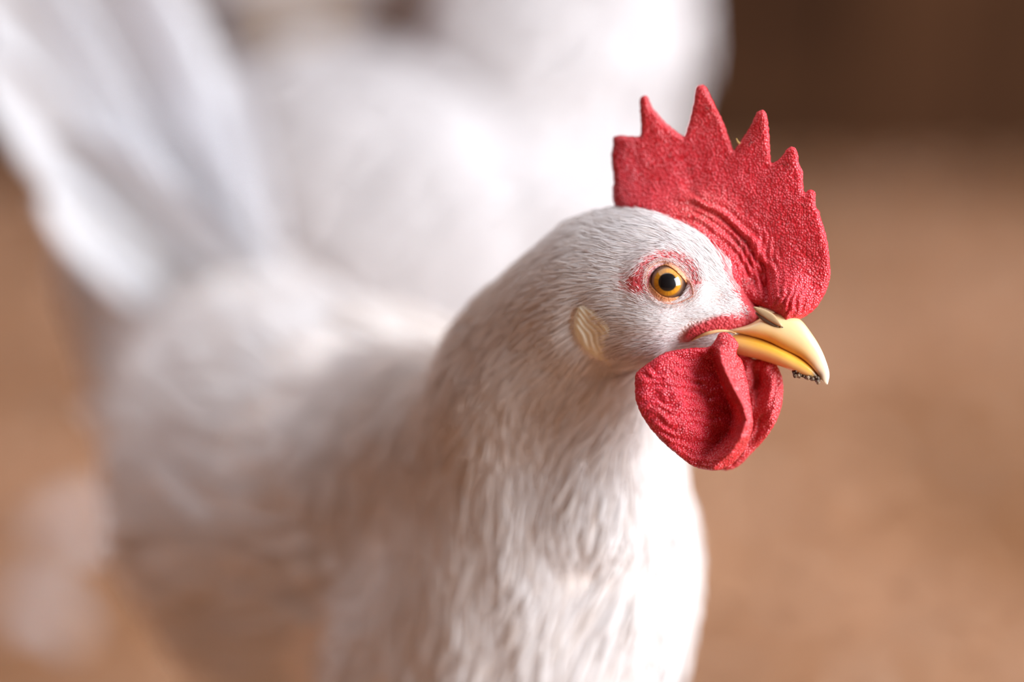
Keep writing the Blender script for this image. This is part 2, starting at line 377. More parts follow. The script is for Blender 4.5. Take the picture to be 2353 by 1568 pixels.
# finer faces on the head
bm = bmesh.new(); bm.from_mesh(bm_me)
def head_edges(bm, lim):
    q = invP(np.array([v.co[:] for v in bm.verts])); ok = (q[:, 0] > lim) & (q[:, 1] < 900); 
    bm.verts.ensure_lookup_table(); bm.verts.index_update()
    return [e for e in bm.edges if ok[e.verts[0].index] and ok[e.verts[1].index]]
bmesh.ops.subdivide_edges(bm, edges=head_edges(bm, 1290), cuts=1, use_grid_fill=True, smooth=0.0)
bmesh.ops.triangulate(bm, faces=[f for f in bm.faces if len(f.verts) > 4])
bm.to_mesh(bm_me); bm.free()
X = coords(bm_me); Q = invP(X); NN = normals(bm_me); u, v, wq = Q.T
EYE = (1535, 650)
face_on = sstep(40, 90, np.abs(wq-yw(u)))            # both cheeks, not the crown line
r_eye = np.hypot((u-EYE[0])/1.0, (v-EYE[1])/0.97)
dsp = -34*(1-sstep(34, 46, r_eye))*face_on + 7*np.exp(-((r_eye-74)/20)**2)*face_on*sstep(-60, 60, EYE[1]-v+30) \
      + 10*gauss(u, v, 1500, 735, 70, 40)*face_on - 10*gauss(u, v, 1660, 675, 38, 26)*face_on \
      - 8*gauss(u, v, 1345, 735, 40, 60)*face_on
mouth = closed_catmull([(1568, 781), (1582, 752), (1621, 735), (1661, 722), (1701, 720), (1738, 729), (1745, 745), (1715, 757), (1660, 762), (1625, 770), (1592, 787)], 4)
uvv = np.stack([u, v], 1); hd = (u > 1290) & (v < 930)
dm = np.full(len(u), 99.0); dm[hd] = dist_poly(uvv[hd], mouth); im = np.zeros(len(u), bool); im[hd] = inside(uvv[hd], mouth)
sm = np.where(im, -dm, dm)                           # signed distance to the red lip
dsp += 9*(1-sstep(-9, 3, sm))*face_on
dsp += (1-sstep(1120, 1290, u)*(1-sstep(900, 1050, v)))*14*np.array([noise.noise(Vector((a/170, b/260, c/170))) for a, b, c in Q])
X = X + NN*(dsp*S)[:, None]
# skin colours (real pigment: red bare skin round eye, lips and ear)
dcb = np.full(len(u), 99.); dcb[hd] = dist_poly(uvv[hd], np.array([(1500, 480), (1519, 487), (1551, 510), (1590, 530), (1626, 548), (1655, 590), (1669, 630), (1692, 676), (1720, 700)], float))
cream = np.array([.86, .80, .76]); red = np.array([.56, .045, .055]); pink = np.array([.74, .40, .38]); tan = np.array([.42, .23, .14])
col = np.tile(cream, (len(u), 1))
def paint(c, k): 
    global col
    col = col*(1-k[:, None]) + np.array(c)*k[:, None]
paint(pink, .45*hd*1.0*sstep(1330, 1480, u))
paint(red, .92*(np.exp(-((r_eye-62)/22)**2)*(1-.65*sstep(10, 50, v-EYE[1]-.25*(1535-u)))))
paint(red, .97*gauss(u, v, 1460, 650, 44, 34))
paint(tan, .75*gauss(u, v, 1655, 680, 38, 26)); paint(red, .8*gauss(u, v, 1690, 690, 34, 24))
paint(red, .85*(1-sstep(4, 26, dcb))*(u > 1560)); paint(red, sstep(1690, 1706, u)*hd); paint((.55, .045, .055), 1-sstep(-6, 5, sm)); paint(red, .7*gauss(u, v, 1338, 690, 20, 24))
paint(red, .9*sstep(790, 812, v-.25*(1589-u))*(u > 1480)*hd); paint(red, .8*gauss(u, v, 1600, 790, 60, 22))
bm_me.vertices.foreach_set('co', (X-BASE).astype(np.float32).ravel()); bm_me.update(); setcol(bm_me, col)
bodyo = link('body', bm_me, hen, M_skin)
bvh = BVHTree.FromPolygons([tuple(x) for x in X], [tuple(p.vertices) for p in bm_me.polygons])
def surf(uu, vv, far=False):
    a = P1(uu, vv, -900); b = P1(uu, vv, 5000); d = b-a; d /= np.linalg.norm(d)
    h = bvh.ray_cast(Vector(a), Vector(d))
    if h[0] is None: return P1(uu, vv, yw(uu)), -FW
    if not far: return np.array(h[0]), np.array(h[1])
    c = P1(uu, vv, 1500); h = bvh.ray_cast(Vector(c), Vector(-d)); return np.array(h[0]), np.array(h[1])
def sw(uu, vv, far=False): return invP(surf(uu, vv, far)[0])[2]

# ---- plumage
comb_ol = [(1420, 482), (1407, 442), (1410, 413), (1404, 362), (1409, 335), (1409, 316), (1424, 311), (1448, 313), (1467, 313), (1473, 301), (1471, 265), (1470, 231), (1477, 220), (1487, 221), (1496, 241), (1504, 253), (1530, 282), (1550, 299), (1569, 312), (1574, 309), (1584, 277), (1593, 238), (1599, 202), (1610, 195), (1622, 199), (1632, 219), (1647, 250), (1663, 284), (1676, 320), (1686, 345), (1695, 335), (1719, 299), (1734, 270), (1739, 258), (1751, 253), (1760, 260), (1765, 282), (1769, 330), (1771, 369), (1777, 374), (1794, 362), (1809, 342), (1821, 337), (1832, 347), (1836, 374), (1845, 398), (1846, 434), (1852, 443), (1857, 437), (1866, 436), (1874, 446), (1874, 474), (1883, 486), (1888, 507), (1899, 543), (1906, 592), (1908, 630), (1900, 667), (1878, 705), (1859, 722), (1841, 733), (1822, 738), (1808, 748), (1798, 744), (1782, 721), (1755, 708), (1720, 700), (1696, 690), (1640, 660), (1560, 580), (1490, 510)]
comb_base = np.array([(1500, 480), (1519, 487), (1551, 510), (1590, 530), (1626, 548), (1655, 590), (1669, 630), (1692, 676), (1720, 700), (1755, 708), (1798, 744), (1900, 780), (1900, 300), (1500, 300)], float)
lobe_ol = closed_catmull([(1331, 702), (1352, 704), (1378, 722), (1399, 745), (1404, 769), (1396, 792), (1402, 818), (1407, 845), (1381, 830), (1346, 804), (1326, 777), (1318, 748), (1322, 719)], 5)
st = catmull([s[:3] for s in neck[:11]] + [(1130, 1330, 950), (900, 1240, 1300), (730, 1150, 1700), (590, 970, 2050), (460, 770, 2300), (355, 610, 2350), (260, 470, 2400), (190, 370, 2450)], 300)
sten = np.gradient(st, axis=0); sten /= np.linalg.norm(sten, axis=1)[:, None]
spX = P(st[:, 0], st[:, 1], st[:, 2]); spT = np.gradient(spX, axis=0); spT /= np.linalg.norm(spT, axis=1)[:, None]
def near_st(Xp):
    out = np.empty(len(Xp), int)
    for i in range(0, len(Xp), 20000): out[i:i+20000] = ((Xp[i:i+20000, None]-spX[None, ::3])**2).sum(2).argmin(1)*3
    return out
def flow(Xp, q):
    d = spT[near_st(Xp)].copy(); uu, vv = q[:, 0], q[:, 1]
    dn = -UP*0.86 - RT*0.5
    k = .75*gauss(uu, vv, 1430, 850, 80, 75)*(vv < 960); d = d*(1-k[:, None])+dn*k[:, None]
    k = .6*gauss(uu, vv, 1640, 700, 60, 60); d = d*(1-k[:, None])+(-RT*.8-UP*.5)*k[:, None]
    # round the eye the down follows the lid
    e = np.stack([uu-EYE[0], vv-EYE[1]], 1); r = np.hypot(*e.T)+1e-6; tang = np.stack([-e[:, 1], e[:, 0]], 1)/r[:, None]; tang *= np.where(tang[:, 0] > 0, -1, 1)[:, None]
    tw = tang[:, :1]*RT - tang[:, 1:]*UP; k = .7*np.exp(-((r-60)/35)**2); d = d*(1-k[:, None])+tw*k[:, None]
    k = .9*(vv > 1000)*(uu > 900)*sstep(0, 1, (vv-1000)/250); d = d*(1-k[:, None]) + (-UP*.95-RT*.25+FW*.15)*k[:, None]
    return d
me_w = bm_me.copy(); me_w.vertices.foreach_set('co', X.astype(np.float32).ravel()); me_w.update()
ns = near_st(X); d_along = np.interp(ns, np.arange(300), np.r_[0, np.cumsum(np.linalg.norm(np.diff(spX, axis=0), axis=1))])  # metres from beak
Lv = np.interp(d_along, [0, .02, .05, .09, .14, .2, .3, .6], [12, 30, 66, 110, 150, 200, 260, 260])
Lv *= np.where(hd, 1-.62*np.exp(-((r_eye-62)/34)**2), 1)*np.where(hd, 1-.5*gauss(u, v, 1450, 650, 50, 40), 1)*np.where(hd, 1-.4*gauss(u, v, 1665, 680, 40, 40), 1)
Lv *= np.where(hd, 1+1.0*gauss(u, v, 1445, 845, 60, 40), 1)
Wv = np.interp(d_along, [0, .02, .05, .09, .14, .2, .3, .6], [1.3, 1.7, 2.5, 7, 15, 34, 60, 60])
# how thickly the down covers the skin
cover = np.ones(len(u)); on = hd & (np.abs(wq-yw(u)) > 35)
cover *= np.where(on, sstep(44, 52, r_eye), 1)
cover *= np.where(on, 1-.93*np.exp(-((r_eye-65)/27)**2)*(1-.6*sstep(10, 50, v-EYE[1])), 1)
cover *= np.where(on, 1-.95*gauss(u, v, 1452, 650, 50, 40), 1)
cover *= np.where(on, 1-.72*gauss(u, v, 1665, 688, 42, 26), 1)
cover *= np.where(hd, sstep(-2, 10, sm), 1)
dc = np.full(len(u), 99.); dc[hd] = dist_poly(uvv[hd], comb_base); ic = np.zeros(len(u), bool); ic[hd] = inside(uvv[hd], comb_base)
cover *= np.where(hd, .06+.94*sstep(-6, 10, np.where(ic, -dc, dc)), 1); cover *= np.where(ic & (dc > 26), 0, 1)
dl = np.full(len(u), 99.); dl[hd] = dist_poly(uvv[hd], lobe_ol); il = np.zeros(len(u), bool); il[hd] = inside(uvv[hd], lobe_ol)
cover *= np.where(on, sstep(-3, 3, np.where(il, -dl, dl)), 1)
cover *= np.where(on, 1-.7*gauss(u, v, 1335, 690, 12, 16), 1)
cover *= np.where(hd & (u > 1480) & (v > 775), 1-sstep(800, 822, v-.28*(1589-u)), 1)
cover *= np.where(u > 1706, 0, 1); cover = np.maximum(cover, .22*hd*on*gauss(u, v, 1705, 712, 34, 14)*(sm > -8))
Lv *= np.where(hd, 1-.5*gauss(u, v, 1705, 712, 34, 16), 1)
K = np.interp(d_along, [0, .05, .1, .3], [9, 8.5, 6, 4.0])
dens = K*cover/(Lv*Wv*.5*S*S)
p, nn, ti, bc = sample(me_w, dens); q = invP(p)
get = lambda a: (a[ti]*bc).sum(1)
Ln = get(Lv)*rng.uniform(.7, 1.25, len(p)); Wd = get(Wv)*rng.uniform(.7, 1.25, len(p)); da = get(d_along)
d = flow(p, q); d /= np.linalg.norm(d, axis=1)[:, None]; clump = np.array([noise.noise_vector(Vector(x)*55)[:] for x in p])
fine = np.array([noise.noise_vector(Vector(x)*260)[:] for x in p])
d = d + rng.normal(0, .10, (len(p), 3)) + clump*np.interp(da, [0, .08, .14], [.5, .4, .22])[:, None] + fine*np.interp(da, [0, .08, .14], [.3, .25, .14])[:, None]
lift = np.interp(da, [0, .04, .08, .12, .3], [.34, .26, .17, .10, .07])*rng.uniform(.6, 1.5, len(p))
base_t = np.array([.93, .915, .915]); warm = np.array([.82, .70, .60])
# the nape and back carry creamier feathers than cheek and breast
k = np.clip(gauss(q[:, 0], q[:, 1], 1150, 700, 190, 190)*.55 + gauss(q[:, 0], q[:, 1], 950, 1050, 200, 250)*.4 + rng.normal(.05, .14, len(p)), 0, 1)[:, None]
c = base_t*(1-k)+warm*k
kk = (.45*gauss(q[:, 0], q[:, 1], 1560, 800, 130, 50)+.3*gauss(q[:, 0], q[:, 1], 1540, 640, 120, 90))[:, None]*rng.random((len(p), 1)); c = c*(1-kk)+np.array([.78, .45, .45])*kk
headm = da < .10
hair = strands(p[headm]-nn[headm]*1.0*S, nn[headm], d[headm], Ln[headm]*S, Wd[headm]*S, lift[headm], c[headm], prof=((0, .7), (.35, 1), (.75, .6), (1, 0)), tilt=.7, curl=.6)
b_ = ~headm
fea = strands(p[b_]-nn[b_]*3*S, nn[b_], d[b_], Ln[b_]*S, Wd[b_]*S, lift[b_], c[b_], prof=((0, .5), (.3, 1), (.6, .95), (.85, .6), (1, 0)), tilt=.25, curl=.55)
V, T, C = hair; h = link('head_down', trimesh('head_down', V-BASE, T, C), hen, M_hair); h['kind'] = 'stuff'
V, T, C = fea; h = link('neck_and_body_plumage', trimesh('neck_and_body_plumage', V-BASE, T, C), hen, M_feather); h['kind'] = 'stuff'
print('strands', headm.sum(), b_.sum())

# ---- comb
cb = closed_catmull(comb_ol, 4)
base_line = catmull([(1400, 505), (1500, 505), (1560, 530), (1626, 560), (1672, 640), (1700, 695), (1760, 712), (1800, 748)], 60)
def db_(u, v):
    a = np.stack([u, v], 1); return np.sqrt(((a[:, None]-base_line[None])**2).sum(2)).min(1)
def warpn(u, v, s, seed): return fnoise(np.stack([u, v], 1), s, seed)
def wr(u, v):
    n1 = warpn(u, v, 60, 1.7); n2 = warpn(u, v, 25, 5.2)
    r = np.hypot(u-1530, (v-730)*.95); ang = np.degrees(np.arctan2(730-v, u-1530))
    a = 3.0*np.sin((r+n1*16)/3.4)*np.exp(-((r-235)/42)**2)*sstep(0, 18, ang)*(1-sstep(70, 95, ang))
    a += 5*np.exp(-((r-262+n1*10)/7)**2)*sstep(18, 35, ang)*(1-sstep(70, 90, ang)) - 4*np.exp(-((r-246+n1*10)/6)**2)*sstep(18, 35, ang)*(1-sstep(70, 90, ang))
    b = 3.6*np.sin((u+.35*(v-690)+n2*9)/2.5)*gauss(u, v, 1812, 700, 46, 42)
    c = 3.0*np.sin((u-.1*(v-600)+n1*12)/2.1)*gauss(u, v, 1738, 600, 42, 52)
    fold = -24*np.exp(-((u-(1757+.10*(v-640)))/10)**2)*gauss(u, v, 1757, 655, 60, 44) - 9*gauss(u, v, 1722, 640, 34, 45)
    return a+b+c+fold+1.6*n2+2.2*n1
def Tcomb(u, v, d):
    db = db_(u, v); tm = 11 + 26*np.exp(-(db/52)**2) + 27*gauss(u, v, 1812, 685, 50, 60) + 12*gauss(u, v, 1590, 480, 60, 50)
    R = np.minimum(tm*1.3, 42); x = np.clip(d/R, 0, 1); return tm*np.sqrt(1-(1-x)**2) + wr(u, v)*sstep(0, 16, d)
def Wcomb(u, v): return yw(u) + 10*np.sin((v-300)/90.)*sstep(560, 300, v) + 9*np.sin((u-1500)/75.)*sstep(560, 250, v)
def Ccomb(u, v):
    c = np.tile([.80, .042, .062], (len(u), 1))
    k = (.55*gauss(u, v, 1610, 490, 75, 55)+.2*gauss(u, v, 1580, 240, 300, 90))[:, None]; c = c*(1-k)+np.array([.74, .10, .09])*k
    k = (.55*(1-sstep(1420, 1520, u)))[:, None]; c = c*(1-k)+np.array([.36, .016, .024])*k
    for a, b, s in ((1724, 328, 8), (1732, 458, 3.5), (1441, 355, 7), (1475, 400, 4), (1806, 378, 9), (1586, 391, 6), (1628, 250, 6), (1845, 470, 4), (1700, 560, 18), (1715, 650, 13), (1540, 360, 5)):
        k = (.6*gauss(u, v, a, b, s)*np.clip(.6+1.5*warpn(u, v, 5, a*1.), 0, 1))[:, None]; c = c*(1-k)+np.array([.16, .07, .06])*k
    return c
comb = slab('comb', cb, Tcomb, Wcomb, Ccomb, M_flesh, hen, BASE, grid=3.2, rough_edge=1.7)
s = P(np.array([1692, 1694., 1697, 1700]), np.array([318, 323., 328, 330]), yw(np.array([1692, 1694., 1697, 1700]))-6)
V, F = tube(catmull(s, 10), np.linspace(1, 3, 10)*S, 8); link('seed_husk', mesh('seed_husk', V-BASE, F), comb, M_leg)

# ---- wattles
near_ol = closed_catmull([(1459, 882), (1464, 855), (1494, 832), (1532, 809), (1589, 800), (1627, 798), (1642, 784), (1655, 765), (1680, 770), (1697, 792), (1692, 812), (1706, 832), (1718, 880), (1726, 930), (1730, 975), (1722, 1010), (1704, 1044), (1680, 1068), (1652, 1081), (1624, 1081), (1589, 1070), (1551, 1041), (1513, 1007), (1480, 964), (1462, 924)], 5)
crease = np.array([(1632, 790), (1640, 834), (1652, 870), (1664, 905), (1676, 935), (1682, 962), (1672, 995), (1640, 1030), (1600, 1062)], float)
ridge = np.array([(1650, 790), (1658, 834), (1672, 866), (1690, 902), (1706, 932), (1715, 965), (1702, 1005), (1680, 1040), (1640, 1074)], float)
def cx(tab, v): return np.interp(v, tab[:, 1], tab[:, 0])
def Wn(u, v):
    xc = cx(crease, v); xr = cx(ridge, v); dpt = sstep(785, 850, v)*(1-.75*sstep(990, 1075, v))
    left = -78 - 16*gauss(u, v, 1530, 930, 70, 90) + dpt*44*np.clip(1-(xc-u)/120, 0, 1)**1.6
    xx = np.clip((u-xc)/np.maximum(xr-xc, 4), 0, 1)
    floor_ = -78 + 44*dpt; rid = -128*dpt - 80*(1-dpt)
    mid = floor_ + (rid-floor_)*xx**1.3
    right = rid + np.clip(u-xr, 0, 60)*1.15*dpt
    n = warpn(u, v, 45, 8.8)
    return np.where(u < xc, left, np.where(u < xr, mid, right)) + 5*n + yw(1640) - 14
def wrink(u, v, cu, cv, tilt, sp):
    n1 = warpn(u, v, 45, 2.2); n2 = warpn(u, v, 16, 6.2)
    return 4.0*np.sin((v+tilt*(u-cu)+n1*26)/(sp*1.25))*(.4+.6*np.abs(warpn(u, v, 60, 9.9)*2)) + 2.0*n2 + 2.4*n1
def Tn(u, v, d):
    x = np.clip(d/26, 0, 1); return (12+4*gauss(u, v, 1660, 800, 30, 30))*np.sqrt(1-(1-x)**2) + wrink(u, v, 1560, 930, -.12, 3.3)*sstep(0, 14, d)*.75
def Cn(u, v):
    c = np.tile([.68, .026, .048], (len(u), 1)); xc = cx(crease, v)
    k = (.5*sstep(0, 14, u-xc))[:, None]; return c*(1-k)+np.array([.74, .085, .09])*k
slab('wattle', near_ol, Tn, Wn, Cn, M_flesh, hen, BASE, grid=3.2, rough_edge=1.6)
far_ol = closed_catmull([(1640, 800), (1700, 795), (1725, 822), (1748, 826), (1778, 830), (1790, 848), (1799, 877), (1799, 912), (1791, 952), (1768, 996), (1731, 1038), (1695, 1073), (1660, 1081), (1620, 1060), (1600, 1000), (1600, 900), (1612, 840)], 5)
def Wf(u, v): return 8 - .25*(u-1700) - 14*np.exp(-((u-(1770+.0*(v)))/16)**2)*sstep(830, 900, v) + 5*warpn(u, v, 40, 1.1) + 24*gauss(u, v, 1742, 870, 14, 40) - 12*gauss(u, v, 1758, 850, 12, 22)
def Tfr(u, v, d): x = np.clip(d/26, 0, 1); return 13*np.sqrt(1-(1-x)**2) + 3*np.sin((u*.9+.35*v+warpn(u, v, 40, 3)*20)/3.6)*sstep(2, 16, d)*.8
slab('wattle', far_ol, Tfr, Wf, lambda u, v: np.tile([.66, .055, .068], (len(u), 1)), M_flesh, hen, BASE, grid=3.6, rough_edge=1.5)

# ---- beak
def beak(name, stn, colf, pw=.75, skew=.0):
    t = catmull(stn, 70); th = np.linspace(0, 2*np.pi, 56, endpoint=False); n = len(t); cs, sn = np.cos(th), np.sin(th)
    h = (1+cs)/2; h = h + skew*np.sin(np.pi*h)*-.5
    u = t[:, 2:3] + (t[:, 0:1]-t[:, 2:3])*h; v = t[:, 3:4] + (t[:, 1:2]-t[:, 3:4])*h
    w_ = yw(u) + np.maximum(t[:, 4:5], .4)*np.sign(sn)*np.abs(sn)**pw
    uu, vv, ww = u.ravel(), v.ravel(), w_.ravel(); X = P(uu, vv, ww); F = []
    for i in range(n-1):
        for j in range(56): k = (j+1) % 56; F.append((i*56+j, i*56+k, (i+1)*56+k, (i+1)*56+j))
    F += [tuple(range(55, -1, -1)), tuple(range((n-1)*56, n*56))]
    frac = np.repeat(np.linspace(0, 1, n), 56); C = colf(uu, vv, frac, np.tile(h, n))
    me = mesh(name, X-BASE, F, C); bm = bmesh.new(); bm.from_mesh(me); bmesh.ops.recalc_face_normals(bm, faces=bm.faces); bm.to_mesh(me); bm.free()
    return link(name, me, hen, M_beak)
up_st = [(1672, 753, 1640, 766, 50), (1722, 744, 1688, 767, 55), (1766, 722, 1726, 775, 55), (1802, 722, 1762, 786, 49), (1838, 734, 1800, 805, 40), (1868, 771, 1835, 821, 31), (1888, 805, 1857, 837, 23), (1901, 838, 1876, 857, 15), (1906, 862, 1889, 876, 8), (1902, 884, 1898, 884, 1)]
def Cup(u, v, f, h):
    c = np.tile([.86, .60, .30], (len(u), 1)); k = (np.exp(-((h-.1)/.22)**2)*(1-sstep(.6, .85, f)))[:, None]; c = c*(1-k)+np.array([.82, .42, .08])*k
    k = sstep(.55, .95, f)[:, None]; c = c*(1-k)+np.array([.88, .80, .64])*k
    k = (.8*sstep(.35, .0, f))[:, None]; c = c*(1-k)+np.array([.84, .55, .33])*k
    k = (.75*gauss(u, v, 1884, 866, 9, 12))[:, None]; return c*(1-k)+np.array([.25, .16, .10])*k
ub = beak('upper_beak', up_st, Cup, .7, .25)
lo_st = [(1650, 768, 1664, 800, 50), (1695, 764, 1694, 814, 49), (1750, 778, 1745, 827, 43), (1800, 800, 1795, 843, 35), (1835, 819, 1829, 857, 25), (1860, 838, 1857, 868, 16), (1876, 856, 1874, 875, 8), (1886, 872, 1884, 876, 1)]
def Clo(u, v, f, h):
    c = np.tile([.80, .46, .17], (len(u), 1)); k = (np.exp(-((h-.75)/.3)**2)*(1-sstep(.75, .95, f)))[:, None]; c = c*(1-k)+np.array([.84, .44, .035])*k
    k = (.55*sstep(.3, 0, f))[:, None]; c = c*(1-k)+np.array([.78, .45, .28])*k
    k = (.85*sstep(.72, .85, f))[:, None]; return c*(1-k)+np.array([.16, .09, .05])*k
lb = beak('lower_beak', lo_st, Clo, .7)
# gape: thin horny lip running back from the beak along the mouth, on both cheeks
for far in (False, True):
    g = catmull([(1589, 784), (1600, 777), (1622, 767), (1648, 761), (1672, 761), (1692, 767)], 26)
    pts = []
    for a, b in g:
        w_ = sw(a, b, far); lim = yw(a) + (50 if far else -50); w_ = max(w_, lim) if far else min(w_, lim); pts.append(P1(a, b, w_ + (2 if far else -2)))
    V, F = tube(pts, np.r_[np.linspace(1, 4.5, 12), np.linspace(4.5, 1.5, 14)]*S, 10)
    link('gape', mesh('gape', V-BASE, F, [.80, .46, .22]), ub, M_beak)
# nostril flap and slit
def patch(name, outline, T0, wfun, colr, mat, par, R=10, grid=3.0):
    return slab(name, closed_catmull(outline, 5), lambda u, v, d: T0*np.sqrt(1-(1-np.clip(d/R, 0, 1))**2), wfun, lambda u, v: np.tile(colr, (len(u), 1)), mat, par, BASE, grid=grid)
for sgn in (-1, 1):
    wn = lambda u, v, s=sgn: yw(u) + s*(48 + .12*(1790-u) - .25*np.clip(730-v, 0, 40))
    patch('nostril', [(1736, 718), (1752, 722), (1768, 737), (1786, 748), (1800, 752), (1796, 754), (1775, 750), (1754, 739), (1740, 726)], 2.5, wn, [.10, .06, .04], M_beak, ub, 4, 2.2)
    patch('nostril_flap', [(1731, 705), (1752, 709), (1776, 721), (1793, 740), (1798, 751), (1787, 749), (1768, 739), (1750, 727), (1738, 717)], 3.5, lambda u, v, s=sgn: yw(u)+s*(50 + .12*(1790-u)), [.42, .29, .16], M_beak, ub, 9, 2.2)
# dirt stuck under the tip of the beak
r = random.Random(3); bm = bmesh.new()
for i in range(80):
    t = r.random(); uu = 1822+60*t+r.uniform(-2, 2); vv = 860+17*t+r.uniform(-9, 4) - 3*math.sin(t*3); ww = yw(uu)+r.uniform(-15, 8)*(1-.5*t)-4
    g = bmesh.ops.create_icosphere(bm, subdivisions=2, radius=r.uniform(1.5, 5.5)*S)
    for x in g['verts']: x.co *= 1+.25*noise.noise(x.co*4000); x.co += Vector(P1(uu, vv, ww)-BASE)
me = bpy.data.meshes.new('dirt_crust'); bm.to_mesh(me); bm.free(); link('dirt_crust', me, lb, M_dirt)

# ---- eyes
def eye(far):
    sg = 1 if far else -1; ws = yw(EYE[0]) + sg*118; R = 45.0
    hit = [sw(EYE[0]+70*math.cos(a), EYE[1]+66*math.sin(a), far) for a in np.linspace(0, 6.28, 9)[:-1]]; ws = float(np.mean(hit))
    cw = ws - sg*22
    nr, na = 90, 96; th = np.linspace(0, math.pi, nr); ph = np.linspace(0, 2*np.pi, na, endpoint=False)
    TH, PH = np.meshgrid(th, ph, indexing='ij'); ex, ey = EYE
    u = ex + R*np.sin(TH)*np.cos(PH); v = ey + R*np.sin(TH)*np.sin(PH); w_ = cw + sg*R*np.cos(TH)
    X = P(u.ravel(), v.ravel(), w_.ravel()); rp = (R*np.sin(TH)).ravel(); ft = (TH.ravel() < math.pi/2)
    dx = (u.ravel()-ex+1); ddy = v.ravel()-ey+1.5; rp = np.hypot(dx, ddy)
    nz = np.array([noise.noise(Vector((math.cos(a)*9, math.sin(a)*9, b/14))) for a, b in zip(PH.ravel(), rp)])
    C = np.tile([.60, .25, .004], (len(rp), 1)); 
    def mixk(C, c, k): k = np.clip(k, 0, 1)[:, None]; return C*(1-k)+np.array(c)*k
    C = mixk(C, [.40, .15, .004], .3+nz*.9); C = mixk(C, [.16, .075, .03], sstep(29, 34, rp)); C = mixk(C, [.035, .018, .014], sstep(34, 38, rp)*(1-sstep(41, 44, rp)))
    C = mixk(C, [.35, .17, .10], sstep(41, 44, rp)); C = mixk(C, [.003, .003, .004], 1-sstep(20.3, 22.5, rp)); C[~ft] = (.4, .2, .15)
    F = [(i*na+j, i*na+(j+1) % na, (i+1)*na+(j+1) % na, (i+1)*na+j) for i in range(nr-1) for j in range(na)]
    me = mesh('eye', X-BASE, F, C); bm = bmesh.new(); bm.from_mesh(me); bmesh.ops.remove_doubles(bm, verts=bm.verts, dist=1e-7); bmesh.ops.recalc_face_normals(bm, faces=bm.faces); bm.to_mesh(me); bm.free()
    eo = link('eye', me, hen, M_eye)
    # almond lid hugging the ball
    op = closed_catmull([(1494, 643), (1501, 622), (1524, 610.5), (1543, 616), (1561, 631), (1574, 647), (1580, 661), (1580, 674), (1563, 681), (1542, 685), (1522, 681), (1507, 669), (1496, 655)], 12)
    c0 = np.array([1537., 650.]); rel = op-c0; rings = []
    low = sstep(-10, 40, rel[:, 1])
    def ballw(a): rr = np.minimum(np.hypot(a[:, 0]-ex, a[:, 1]-ey), R*.985); return cw + sg*np.sqrt(R*R-rr*rr)
    rl = np.linalg.norm(rel, axis=1)[:, None]; un = rel/rl
    for off, lift_, mixs in ((-1.5, -3, 0), (0.3, 2.5, 0), (2.5, 5.0, .15), (6, 5.5, .5), (10, 4, .85), (14, -1, 1.0), (17, -9, 1.0)):
        a = c0 + rel + un*(off*(1+.35*low))[:, None]
        sk = np.array([sw(x, y, far) for x, y in c0+rel+un*(13*(1+.35*low))[:, None]]); bw = ballw(a)
        rings.append(np.column_stack([a, bw*(1-mixs)+sk*mixs + sg*lift_]))
    m = len(op); A = np.vstack(rings); X = P(A[:, 0], A[:, 1], A[:, 2])
    F = [(i*m+j, i*m+(j+1) % m, (i+1)*m+(j+1) % m, (i+1)*m+j) for i in range(6) for j in range(m)]
    cc = np.vstack([np.tile(x, (m, 1)) for x in ([.26, .07, .02], [.58, .20, .06], [.64, .27, .11], [.64, .29, .16], [.62, .26, .18], [.60, .16, .13], [.56, .08, .08])])
    me = mesh('eyelid', X-BASE, F, cc); bm = bmesh.new(); bm.from_mesh(me); bmesh.ops.recalc_face_normals(bm, faces=bm.faces); bm.to_mesh(me); bm.free()
    link('eyelid', me, eo, M_lid)
    # rows of tiny pale bristles on the rim of the lid
    B = []; r = random.Random(4)
    for off, step, sz in ((10.0, 3.2, .75), (14.5, 3.4, .9)):
        qq = resample(c0+rel+un*(off*(1+.35*low))[:, None], step)
        for a, b in qq:
            e = np.array([a, b])-c0; e /= np.linalg.norm(e); ln = r.uniform(3, 6)*sz; tg = np.array([-e[1], e[0]])*r.uniform(-1.5, 1.5)
            if r.random() < .12: continue
            w0 = sw(a, b, far)+sg*(6 if off < 10 else 4)
            B.append(tube(catmull([P1(a, b, w0), P1(a+e[0]*ln*.5+tg[0]*.5, b+e[1]*ln*.5+tg[1]*.5, w0+sg*1.5), P1(a+e[0]*ln+tg[0], b+e[1]*ln+tg[1], w0+sg*1)], 4), np.array([.9, 1.1, .9, .3])*sz*S, 5))
    V, F = joinVF(B); h = link('eyelid_bristles', mesh('eyelid_bristles', V-BASE, F, [.86, .70, .64]), eo, M_hair); h['kind'] = 'stuff'
eye(False); eye(True)

